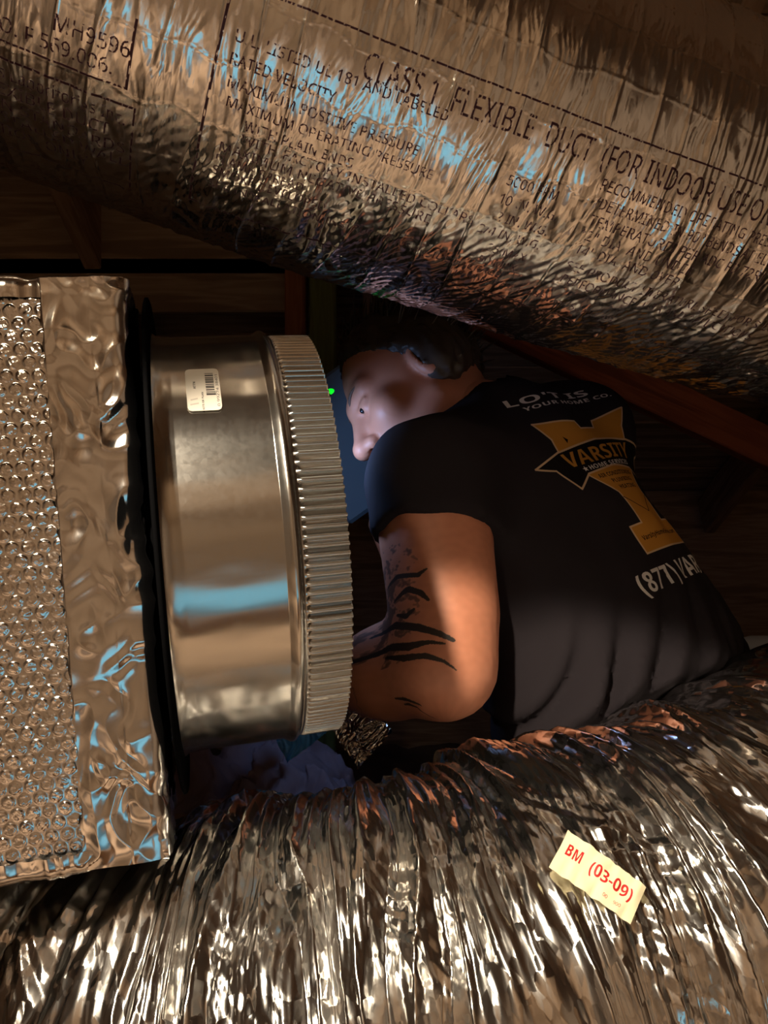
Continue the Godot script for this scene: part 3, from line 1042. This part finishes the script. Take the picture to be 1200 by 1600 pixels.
# ---------------------------------------------------------------- main
func _ready() -> void:
	# camera
	var cam := Camera3D.new()
	cam.name = "camera"
	cam.fov = 65.0
	cam.near = 0.02
	cam.position = Vector3(0, CAM_Y, 0)
	add_child(cam)
	cam.current = true
	# air: the attic is closed, nothing of the sky is seen
	var env := Environment.new()
	env.background_mode = Environment.BG_COLOR
	env.background_color = Color.BLACK
	env.ambient_light_source = Environment.AMBIENT_SOURCE_DISABLED
	env.tonemap_mode = Environment.TONE_MAPPER_LINEAR
	env.tonemap_exposure = 1.15
	env.sdfgi_enabled = true
	env.ssao_enabled = true
	env.ssil_enabled = true
	var we := WorldEnvironment.new()
	we.name = "environment"
	we.environment = env
	add_child(we)

	font = SystemFont.new()
	font.font_names = PackedStringArray(["Droid Sans"])
	bold = SystemFont.new()
	bold.font_names = PackedStringArray(["Droid Sans"])
	bold.font_weight = 700
	na = noise(11); nb = noise(23); nc = noise(37)
	make_materials()
	build_lamp("clamp lamp with a deep metal reflector aimed down at the ducts", rel(-0.35, 0.62, 0.05), rel(0.12, -0.34, -0.62), LAMP_ENERGY, LAMP_CONE, 0.16, 0.80, 0.06)
	build_lamp("added unseen fill lamp aimed at the floor boards behind the camera", rel(0.10, 0.72, 0.02), rel(0.25, -0.25, 1.40), 5.6, 80.0, 0.35, 0.94, 0.02)  # added fill, no such lamp in view: brightens the wood the foil mirrors
	build_attic()
	build_ducts()
	build_plenum()
	build_person()
	build_small()

func wood(called: String, a: Color, b: Color, s: Vector3) -> StandardMaterial3D:
	var t := NoiseTexture2D.new()
	t.width = 512; t.height = 512
	t.seamless = true
	var n := FastNoiseLite.new()
	n.seed = called.hash() % 1000
	n.frequency = 0.012
	n.fractal_octaves = 5
	t.noise = n
	var g := Gradient.new()
	g.colors = PackedColorArray([b, a, a.lerp(b, 0.6), a])
	g.offsets = PackedFloat32Array([0.25, 0.45, 0.6, 0.8])
	t.color_ramp = g
	var m := mat(called, Color.WHITE, 0.75)
	m.albedo_texture = t
	m.uv1_triplanar = true
	m.uv1_scale = s
	return m

func make_materials() -> void:
	mat("foil", Color(0.93, 0.92, 0.905), 0.16, 1.0)
	mat("film", Color(0.915, 0.905, 0.895), 0.16, 1.0)
	mat("tape", Color(0.90, 0.89, 0.88), 0.14, 1.0)
	var g := mat("galvanized", Color(0.80, 0.79, 0.77), 0.24, 1.0)
	var sp := NoiseTexture2D.new()
	sp.width = 512; sp.height = 512
	sp.seamless = true
	var n := FastNoiseLite.new()
	n.noise_type = FastNoiseLite.TYPE_CELLULAR
	n.cellular_return_type = FastNoiseLite.RETURN_CELL_VALUE
	n.frequency = 0.06
	sp.noise = n
	var gr := Gradient.new()
	gr.colors = PackedColorArray([Color(0.82, 0.82, 0.82), Color(1, 1, 1)])
	sp.color_ramp = gr
	g.roughness = 0.20
	g.roughness_texture = sp
	g.roughness_texture_channel = BaseMaterial3D.TEXTURE_CHANNEL_GREEN
	g.uv1_triplanar = true
	g.uv1_scale = Vector3(8, 8, 8)
	mat("galvanized_bright", Color(0.82, 0.81, 0.79), 0.20, 1.0)
	mat("sheet", Color(0.55, 0.55, 0.54), 0.4, 1.0)
	mat("black", Color(0.045, 0.045, 0.05), 0.45)
	mats.black.metallic_specular = 0.0
	mats.black.roughness = 0.9
	mat("dark_eye", Color(0.10, 0.09, 0.10), 0.15)
	mat("hair", Color(0.23, 0.19, 0.165), 0.45)
	mat("brow", Color(0.36, 0.27, 0.22), 0.7)
	mat("trousers", Color(0.12, 0.12, 0.14), 0.9)
	mat("panel_blue", Color(0.42, 0.49, 0.53), 0.6)
	mat("blue_glint", Color(0.30, 0.62, 0.95), 0.16, 0.15)  # silver foil with its blue reflection painted as the base colour
	mat("reflected_blue", Color(0.26, 0.47, 0.61), 0.5)  # blue known only from reflections, put on an added unseen shape
	mat("carton", Color(0.60, 0.44, 0.28), 0.85)
	mat("grey_paint", Color(0.62, 0.62, 0.64), 0.55)
	mat("fibre_board", Color(0.56, 0.50, 0.45), 0.85)
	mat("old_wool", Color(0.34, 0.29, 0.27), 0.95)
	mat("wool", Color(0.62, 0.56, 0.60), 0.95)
	mat("cream_paper", Color(0.93, 0.89, 0.70), 0.45)
	mat("plastic", Color(0.08, 0.08, 0.085), 0.5)
	wood("deck_wood", Color(0.63, 0.54, 0.45), Color(0.49, 0.40, 0.32), Vector3(0.25, 3.0, 3.0))
	wood("floor_wood", Color(0.73, 0.63, 0.54), Color(0.58, 0.48, 0.40), Vector3(0.25, 3.0, 3.0))
	wood("rafter_wood", Color(0.64, 0.52, 0.41), Color(0.50, 0.38, 0.28), Vector3(3.0, 3.0, 0.25))
	wood("beam_wood", Color(0.62, 0.33, 0.20), Color(0.46, 0.22, 0.13), Vector3(0.3, 4.0, 4.0))
	wood("post_wood", Color(0.62, 0.38, 0.24), Color(0.48, 0.27, 0.16), Vector3(4.0, 0.3, 4.0))
	wood("treated_wood", Color(0.42, 0.46, 0.24), Color(0.33, 0.36, 0.18), Vector3(4.0, 0.3, 4.0))  # green is the indicator's glow painted into the wood, not a treatment

func build_lamp(label: String, at: Vector3, target: Vector3, energy: float, cone: float, soft: float, drop: float, spill_fill: float) -> void:
	# clamp lamp: bulb in a spun aluminium reflector; one aimed at the ducts, one added as fill
	var aim := (target - at).normalized()
	var bs := Basis.looking_at(aim, Vector3(0, 0.3, -1))
	var root := thing("key_or_fill_lamp", label, "lamp", at, bs, "clamp lamps")
	var bulb := SphereMesh.new()
	bulb.radius = 0.030; bulb.height = 0.066
	var glow := mat("bulb_glow", Color(1, 0.95, 0.85), 0.3)
	glow.emission_enabled = true
	glow.emission = Color(1.0, 0.88, 0.70)
	glow.emission_energy_multiplier = 30.0
	part("bulb", bulb, glow, root)
	var turn := Basis(Vector3(0, 1, 0), -PI / 2)
	part("reflector", lathe([Vector2(-0.040, 0.072), Vector2(-0.012, 0.062), Vector2(0.012, 0.050), Vector2(0.034, 0.030), Vector2(0.042, 0.020), Vector2(0.044, 0.020), Vector2(0.036, 0.032), Vector2(0.014, 0.052), Vector2(-0.010, 0.064), Vector2(-0.040, 0.0735)], 48), mats.sheet, root, Transform3D(Basis(Vector3(0, 0, 1), Vector3(0, 1, 0), Vector3(-1, 0, 0)), Vector3.ZERO))
	part("socket", lathe([Vector2(0.030, 0.0), Vector2(0.030, 0.017), Vector2(0.090, 0.019), Vector2(0.105, 0.010), Vector2(0.107, 0.0)], 24), mats.plastic, root, Transform3D(Basis(Vector3(0, 0, 1), Vector3(0, 1, 0), Vector3(-1, 0, 0)), Vector3.ZERO))
	var top := bs.transposed() * Vector3(0.03, drop, 0.10)
	part("cord", tube([Vector3(0, 0, 0.105), Vector3(0, 0, 0.16), top * 0.6, top], [0.0035], 8), mats.plastic, root)
	var l := SpotLight3D.new()
	l.name = "bulb_light"
	l.light_color = LAMP_COLOR
	l.light_energy = energy
	l.light_size = 0.026
	l.spot_angle = cone
	l.spot_angle_attenuation = soft
	l.spot_range = 9.0
	l.spot_attenuation = 2.0
	l.shadow_enabled = true
	root.add_child(l)
	# added weak fill at the bulb, past the bright middle of the beam
	var o := OmniLight3D.new()
	o.name = "bulb_fill"
	o.light_color = LAMP_COLOR
	o.light_energy = spill_fill
	o.light_size = 0.028
	o.omni_range = 9.0
	o.omni_attenuation = 2.0
	o.shadow_enabled = true
	root.add_child(o)

func build_attic() -> void:
	# floor
	structure("floor", bevel_box(Vector3(4.4, 0.06, 6.0), 0.002), mats.carton, Transform3D(Basis(), Vector3(0, -0.03, 0)))
	var rng := RandomNumberGenerator.new()
	rng.seed = 3
	var fl := get_node("floor")
	var plank := bevel_box(Vector3(4.36, 0.024, 0.186), 0.003)
	for i in 17:
		if i in [2, 5, 6, 9, 12, 13]: continue
		part("floor_plank", plank, mats.floor_wood, fl, Transform3D(Basis(), Vector3(0, 0.142, -0.30 + 0.19 * i)))
	var joist := bevel_box(Vector3(0.04, 0.10, 3.3), 0.003)
	for i in 7:
		part("joist", joist, mats.rafter_wood, fl, Transform3D(Basis(), Vector3(-1.86 + 0.61 * i, 0.08, 1.2)))
	# two roof slopes: boards with rafters below them
	var ridge := Vector2(0.6, 2.84)
	for side in [-1.0, 1.0]:
		var run := 3.6 if side < 0.0 else 2.4
		var slope := 0.52
		var ln := run * sqrt(1.0 + slope * slope)
		var ang := atan(slope)
		var dirv := Vector3(0, -sin(ang), side * cos(ang))
		var nrm := Vector3(0, cos(ang), side * sin(ang))
		var basis_ := Basis(Vector3(1, 0, 0), nrm, Vector3(1, 0, 0).cross(nrm))
		var roof := structure("ceiling" if side < 0.0 else "ceiling_rear", bevel_box(Vector3(4.4, 0.02, ln + 0.02), 0.002), mats.deck_wood, Transform3D(basis_, Vector3(0, ridge.y, ridge.x) + dirv * ln * 0.5 + nrm * 0.035))
		var inv := roof.transform.affine_inverse()
		var bw := 0.142
		var nb_ := int(ln / bw) + 1
		var board := []
		for k in 3: board.append(bevel_box(Vector3(4.38, 0.019, bw - 0.004 - 0.002 * k), 0.003))
		for i in nb_:
			var o := Vector3(0, ridge.y, ridge.x) + dirv * (bw * (i + 0.5)) + nrm * (0.014 + rng.randf_range(-0.003, 0.002))
			var tw := Basis(nrm, rng.randf_range(-0.002, 0.002)) * basis_
			if bw * (i + 1) > ln + 0.05: continue
			part("roof_board", board[i % 3], mats.deck_wood, roof, inv * Transform3D(tw, o))
		var rf := bevel_box(Vector3(0.038, 0.138, ln - 0.03), 0.003)
		for i in 7:
			var x := -1.86 + 0.61 * i
			part("rafter", rf, mats.rafter_wood, roof, inv * Transform3D(basis_, Vector3(x, ridge.y, ridge.x) + dirv * (ln * 0.5 + 0.02) + nrm * (-0.07)))
	structure("wall_front", bevel_box(Vector3(4.4, 1.07, 0.05), 0.003), mats.deck_wood, Transform3D(Basis(), Vector3(0, 0.53, -3.02)))
	structure("wall_back", bevel_box(Vector3(4.4, 1.74, 0.05), 0.003), mats.deck_wood, Transform3D(Basis(), Vector3(0, 0.86, 3.02)))
	for s in [-1.0, 1.0]:
		structure("wall_left" if s < 0 else "wall_right", bevel_box(Vector3(0.05, 3.0, 6.1), 0.003), mats.fibre_board, Transform3D(Basis(), Vector3(2.22 * s, 1.46, 0)))

var UP_C := []
var LOW_C := []
func build_ducts() -> void:
	UP_C = [rel(-0.5118, 0.5662, -0.6766), rel(-0.0241, 0.3758, -0.7567), rel(0.7418, 0.2785, -1.0349)]
	LOW_C = [rel(-0.6545, -0.602, -1.0366), rel(-0.0284, -0.4463, -0.29), rel(0.875, -0.3062, -1.193)]
	var ub: Vector3 = bez(UP_C, 0.5)
	var up := thing("flexible_duct", "silver foil flexible duct with printed specifications slanting across the top", "flexible duct", ub - Vector3(0, 0.185, 0))
	var m := mat("printed_foil", Color.WHITE, 1.0, 1.0)
	var pr := upper_print()
	m.albedo_texture = pr[0]
	m.roughness_texture = pr[1]
	m.roughness_texture_channel = BaseMaterial3D.TEXTURE_CHANNEL_GREEN
	m.metallic_texture = pr[1]
	m.metallic_texture_channel = BaseMaterial3D.TEXTURE_CHANNEL_BLUE
	m.texture_repeat = false
	m.normal_enabled = true
	m.normal_texture = pr[2]
	var d2r := PI / 180.0
	var jacket := duct_mesh(UP_C, 0.185, spread([[-0.35, 0.12, 90], [0.12, 0.86, 820], [0.86, 1.3, 110]]), spread([[15 * d2r, 200 * d2r, 400], [200 * d2r, 375 * d2r, 40]]), disp_upper,
		func(u: float, w: float) -> Vector2: return Vector2((u - 0.20) / 1.05, (w - 0.02) / (1170.0 / 2048.0 * 1.05)))
	part("foil_jacket", jacket, m, up, up.transform.affine_inverse())
	for t in [-0.35, 1.3]:
		part("end_cap", lathe([Vector2(-0.004, 0.0), Vector2(-0.004, 0.18), Vector2(0.004, 0.18), Vector2(0.004, 0.0)], 64), mats.black, up, up.transform.affine_inverse() * along(UP_C, t))
	var lb: Vector3 = bez(LOW_C, 0.5)
	var lo := thing("flexible_duct", "crumpled silver mylar flexible duct bending across the foreground", "flexible duct", lb - Vector3(0, 0.21, 0))
	var j2 := duct_mesh(LOW_C, 0.21, spread([[0.03, 0.24, 50], [0.24, 0.74, 640], [0.74, 1.12, 80]]), spread([[-78 * d2r, 120 * d2r, 480], [120 * d2r, 282 * d2r, 40]]), disp_lower, func(u: float, w: float) -> Vector2: return Vector2(u, w))
	mats.foil.normal_enabled = true
	mats.foil.normal_texture = facets(1024, 1024, 0.4, Vector2(12.0, 42.0), Vector2(3.6, 11.0), 0.22, 401)
	mats.foil.uv1_scale = Vector3(1.0 / 0.41, 1.0 / 0.41, 1)
	part("mylar_jacket", j2, mats.foil, lo, lo.transform.affine_inverse())
	for t in [0.03, 1.12]:
		part("end_cap", lathe([Vector2(-0.004, 0.0), Vector2(-0.004, 0.205), Vector2(0.004, 0.205), Vector2(0.004, 0.0)], 64), mats.black, lo, lo.transform.affine_inverse() * along(LOW_C, t))
	# the cream sticker: corners on the jacket, lying over the pleats
	var im := Image.create(480, 200, false, Image.FORMAT_RGBA8)
	im.fill(Color(0.92, 0.885, 0.745))
	var red := Color(0.72, 0.10, 0.10)
	put_text(im, "BM", Vector2(40, 108), 58.0, red, bold, 0.0, 1.0, 92.0)
	put_text(im, "(03-09)", Vector2(188, 112), 56.0, red, bold, 0.0, 1.0, 246.0)
	put_text(im, "00", Vector2(300, 168), 17.0, red, font, 0.0, 1.0, 26.0)
	put_text(im, "900", Vector2(362, 168), 17.0, red, font, 0.0, 1.0, 38.0)
	var sm := mat("label_paper", Color.WHITE, 0.5)
	sm.albedo_texture = tex(im)
	var pts := PackedVector3Array()
	var uv := PackedVector2Array()
	var cs := STICKER
	for i in 25:
		for j in 11:
			var a: Vector2 = cs[0].lerp(cs[1], i / 24.0).lerp(cs[3].lerp(cs[2], i / 24.0), j / 10.0)
			var h := 0.0135 + 0.0016 * na.get_noise_2d(i * 0.30, j * 0.12 + 5.0) + 0.0007 * tri(i * 0.21 + j * 0.05 + 0.3)
			pts.append(duct_point(LOW_C, a.x, a.y, 0.21 + h))
			uv.append(Vector2(i / 24.0, j / 10.0))
	part("paper_label", sheet(pts, 25, 11, uv, true, 0.0003), sm, lo, lo.transform.affine_inverse()).set_meta("label", "cream sticker with red lettering")

var STICKER := [Vector2(0.5679, 0.5196), Vector2(0.5847, 0.7641), Vector2(0.5729, 0.8514), Vector2(0.5535, 0.6288)]

func along(c: Array, t: float) -> Transform3D:
	var d: Vector3 = ((c[1] - c[0]) * 2.0 * (1 - t) + (c[2] - c[1]) * 2.0 * t).normalized()
	var side := d.cross(Vector3.UP).normalized()
	return Transform3D(Basis(d, side.cross(d), side), bez(c, t))

func crumpled(o: Vector3, ex: Vector3, ey: Vector3, nu: int, nv: int, amp: float, seed_: int, bend := 0.0) -> ArrayMesh:
	var n := noise(seed_, 1.0)
	var nn := ex.cross(ey).normalized()
	var pts := PackedVector3Array()
	for i in nu:
		for j in nv:
			var u := i / (nu - 1.0)
			var v := j / (nv - 1.0)
			var x := u * ex.length()
			var y := v * ey.length()
			var w := n.get_noise_2d(x * 30.0, y * 30.0)
			var h := amp * (1.2 * tri(x * 28.0 + y * 17.0 + 2.0 * w) + 0.8 * tri(y * 46.0 - x * 20.0 + 2.2 * w) + 1.5 * w) + bend * sin(PI * u)
			pts.append(o + ex * (u + 0.03 * w) + ey * (v + 0.03 * n.get_noise_2d(y * 20.0 + 9.0, x * 20.0)) + nn * h)
	return sheet(pts, nu, nv, PackedVector2Array(), false, 0.0006)

func build_small() -> void:
	# blown insulation on the floor behind the ducts
	var nz := noise(61, 1.0)
	var pts := PackedVector3Array()
	var nu := 170
	var nv := 220
	for i in nu:
		var x := lerpf(-2.15, 2.15, i / (nu - 1.0))
		for j in nv:
			var z := lerpf(-2.95, 2.95, j / (nv - 1.0))
			var h := 0.058 + 0.020 * nz.get_noise_2d(x * 3.0, z * 3.0) + 0.014 * nz.get_noise_2d(x * 9.0, z * 9.0)
			pts.append(Vector3(x, h, z))
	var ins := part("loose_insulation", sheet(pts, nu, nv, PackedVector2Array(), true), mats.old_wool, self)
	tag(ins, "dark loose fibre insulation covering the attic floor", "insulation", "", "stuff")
	# a torn batt heaped up below the collar
	pts = PackedVector3Array()
	nu = 120; nv = 90
	for i in nu:
		for j in nv:
			var u := i / (nu - 1.0) * 2.0 - 1.0
			var v := j / (nv - 1.0) * 2.0 - 1.0
			var r := clampf(1.0 - u * u, 0, 1) * clampf(1.0 - v * v, 0, 1)
			var x := -0.21 + 0.27 * u
			var z := -1.33 + 0.20 * v
			var h := pow(r, 0.35) * (0.450 + 0.03 * nz.get_noise_2d(x * 10.0 + 4.0, z * 10.0) + 0.018 * nz.get_noise_2d(x * 24.0, z * 24.0 + 7.0) + 0.008 * nz.get_noise_2d(x * 60.0, z * 60.0))
			pts.append(Vector3(x + 0.02 * nz.get_noise_2d(h * 12.0, z * 9.0), 0.075 + h, z + 0.02 * nz.get_noise_2d(h * 12.0 + 6.0, x * 9.0)))
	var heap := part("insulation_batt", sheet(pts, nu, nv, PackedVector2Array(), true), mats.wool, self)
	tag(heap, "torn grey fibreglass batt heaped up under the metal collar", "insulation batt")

	# LED work light behind the collar with a green charge indicator
	var wl := rel(-0.120, 0.085, -1.00)
	var face := Vector3(0.75, -0.376, -0.54).normalized()
	var lb := Basis.looking_at(-face, Vector3.UP)
	var w := thing("led_light", "small LED work light with a glowing green indicator behind the collar", "work light", wl, lb)
	part("housing", bevel_box(Vector3(0.05, 0.10, 0.022), 0.006), mats.plastic, w)
	var gl := mat("led_glow", Color(0.85, 0.92, 1.0), 0.3)
	gl.emission_enabled = true
	gl.emission = Color(0.60, 0.75, 1.0)
	gl.emission_energy_multiplier = 0.5
	part("led_lens", bevel_box(Vector3(0.038, 0.075, 0.003), 0.001), gl, w, Transform3D(Basis(), Vector3(0, 0, 0.0125)))
	var gg := mat("indicator_glow", Color(0.05, 0.5, 0.1), 0.3)
	gg.emission_enabled = true
	gg.emission = Color(0.02, 1.0, 0.16)
	gg.emission_energy_multiplier = 1.0
	var ell := SphereMesh.new()
	ell.radius = 0.0045; ell.height = 0.009
	ell.radial_segments = 20; ell.rings = 10
	part("indicator_led", ell, gg, w, Transform3D(lb.transposed() * Basis(Vector3(0, 0, 1), 0.35).scaled_local(Vector3(1.5, 0.9, 0.6)), lb.transposed() * (rel(-0.0745, 0.1645, -1.10) - wl)))
	part("indicator_stalk", tube([Vector3.ZERO, lb.transposed() * (rel(-0.076, 0.1635, -1.105) - wl)], [0.006, 0.005], 10), mats.plastic, w)
	var sl := SpotLight3D.new()
	sl.name = "led_beam"
	sl.light_color = Color(0.60, 0.75, 1.0)
	sl.light_energy = 0.036
	sl.light_size = 0.025
	sl.spot_angle = 72.0
	sl.spot_angle_attenuation = 0.3
	sl.spot_range = 6.0
	sl.spot_attenuation = 2.0
	sl.shadow_enabled = true
	w.add_child(sl)
	sl.position = Vector3(0, 0, 0.020)
	sl.rotation.y = PI

	# blue-grey duct board leaning behind the technician's face
	var pb := Basis(Vector3(0, 0, 1), 0.62)
	var pnl := thing("duct_board", "flat blue-grey duct board standing behind the technician's face", "duct board", rel(-0.060, 0.125, -1.42), pb)
	part("board", bevel_box(Vector3(0.175, 0.24, 0.02), 0.006), mats.panel_blue, pnl)

	# scraps under the collar
	var s1 := part("foil_scrap", crumpled(rel(-0.078, -0.272, -1.06), Vector3(0.045, -0.058, 0.03), Vector3(0.044, 0.045, -0.02), 50, 50, 0.0022, 7), mats.tape, self)
	tag(s1, "crumpled silver foil flap hanging beside the crimped collar end", "foil scrap")
	var s2 := part("blue_glint_foil", crumpled(rel(-0.118, -0.306, -0.98), Vector3(0.056, 0.040, -0.012), Vector3(-0.014, 0.030, 0.001), 60, 36, 0.0011, 17), mats.blue_glint, self)  # foil edge; the blue it mirrors is painted into its colour
	tag(s2, "blue reflection painted as a crinkled foil wrapper under the metal collar", "offcut")

	# timber standing in the gap
	var p1 := part("wooden_post", bevel_box(Vector3(0.045, 1.62, 0.06), 0.003), mats.post_wood, self, Transform3D(Basis(), rel(-0.19, 0.02, -1.75)))
	tag(p1, "reddish brown timber post behind the top of the collar", "post")
	var p2 := part("wooden_post_001", bevel_box(Vector3(0.055, 1.62, 0.06), 0.003), mats.treated_wood, self, Transform3D(Basis(), rel(-0.13, 0.02, -1.72)))  # green glow of the indicator painted into this post's colour
	tag(p2, "timber post with a green indicator glow painted in, right of the reddish post", "post")
	var pb2 := Basis(Vector3(0, 0, 1), -0.40)
	var p3 := part("wooden_beam", bevel_box(Vector3(1.1, 0.075, 0.05), 0.003), mats.beam_wood, self, Transform3D(pb2 * Basis(Vector3(0, 1, 0), 0.15), rel(0.66, 0.18, -1.62)))
	tag(p3, "dark red brown timber brace running down behind the technician's back", "beam")
	var p4 := part("wall_plank", bevel_box(Vector3(0.95, 0.20, 0.03), 0.004), mats.deck_wood, self, Transform3D(Basis(), rel(-0.66, 0.62, -1.78)))
	tag(p4, "dark wide plank above the foil box", "plank")
	var p5 := part("wall_plank_001", bevel_box(Vector3(0.95, 0.12, 0.03), 0.004), mats.deck_wood, self, Transform3D(Basis(), rel(-0.66, 0.50, -1.78)))
	tag(p5, "narrower lower plank just above the metal collar", "plank")

	# rounded grey thing peeking over the lower duct at the right
	var gb := thing("duct_boot", "smooth light grey rounded duct boot peeking over the crumpled duct", "duct boot", rel(0.605, -0.275, -1.25))
	part("shell", lathe([Vector2(-0.07, 0.0), Vector2(-0.068, 0.035), Vector2(-0.055, 0.055), Vector2(-0.03, 0.062), Vector2(0.16, 0.062), Vector2(0.16, 0.0)], 48), mats.grey_paint, gb, Transform3D(Basis(), Vector3(0, 0.02, 0)))

	# unseen blue stand-in on a carton, added for the blue reflections in the foil
	var ct := thing("carton", "brown cardboard carton added unseen behind the camera to hold the blue stand-in", "carton", Vector3(0.20, 0.154, 0.30))
	part("box", bevel_box(Vector3(0.62, 0.20, 0.54), 0.004), mats.carton, ct, Transform3D(Basis(), Vector3(0, 0.10, 0)))
	var tp := thing("blue_standin", "unseen folded blue shape on the carton, added for the blue reflections", "blue_standin", Vector3(0.20, 0.356, 0.30))
	for k in 4:
		var y := 0.012 + 0.024 * k
		part("fold", bevel_box(Vector3(0.60 - 0.012 * k, 0.022, 0.50 - 0.01 * k), 0.008), mats.reflected_blue, tp, Transform3D(Basis(Vector3.UP, 0.03 * (k % 2)), Vector3(0, y, 0)))
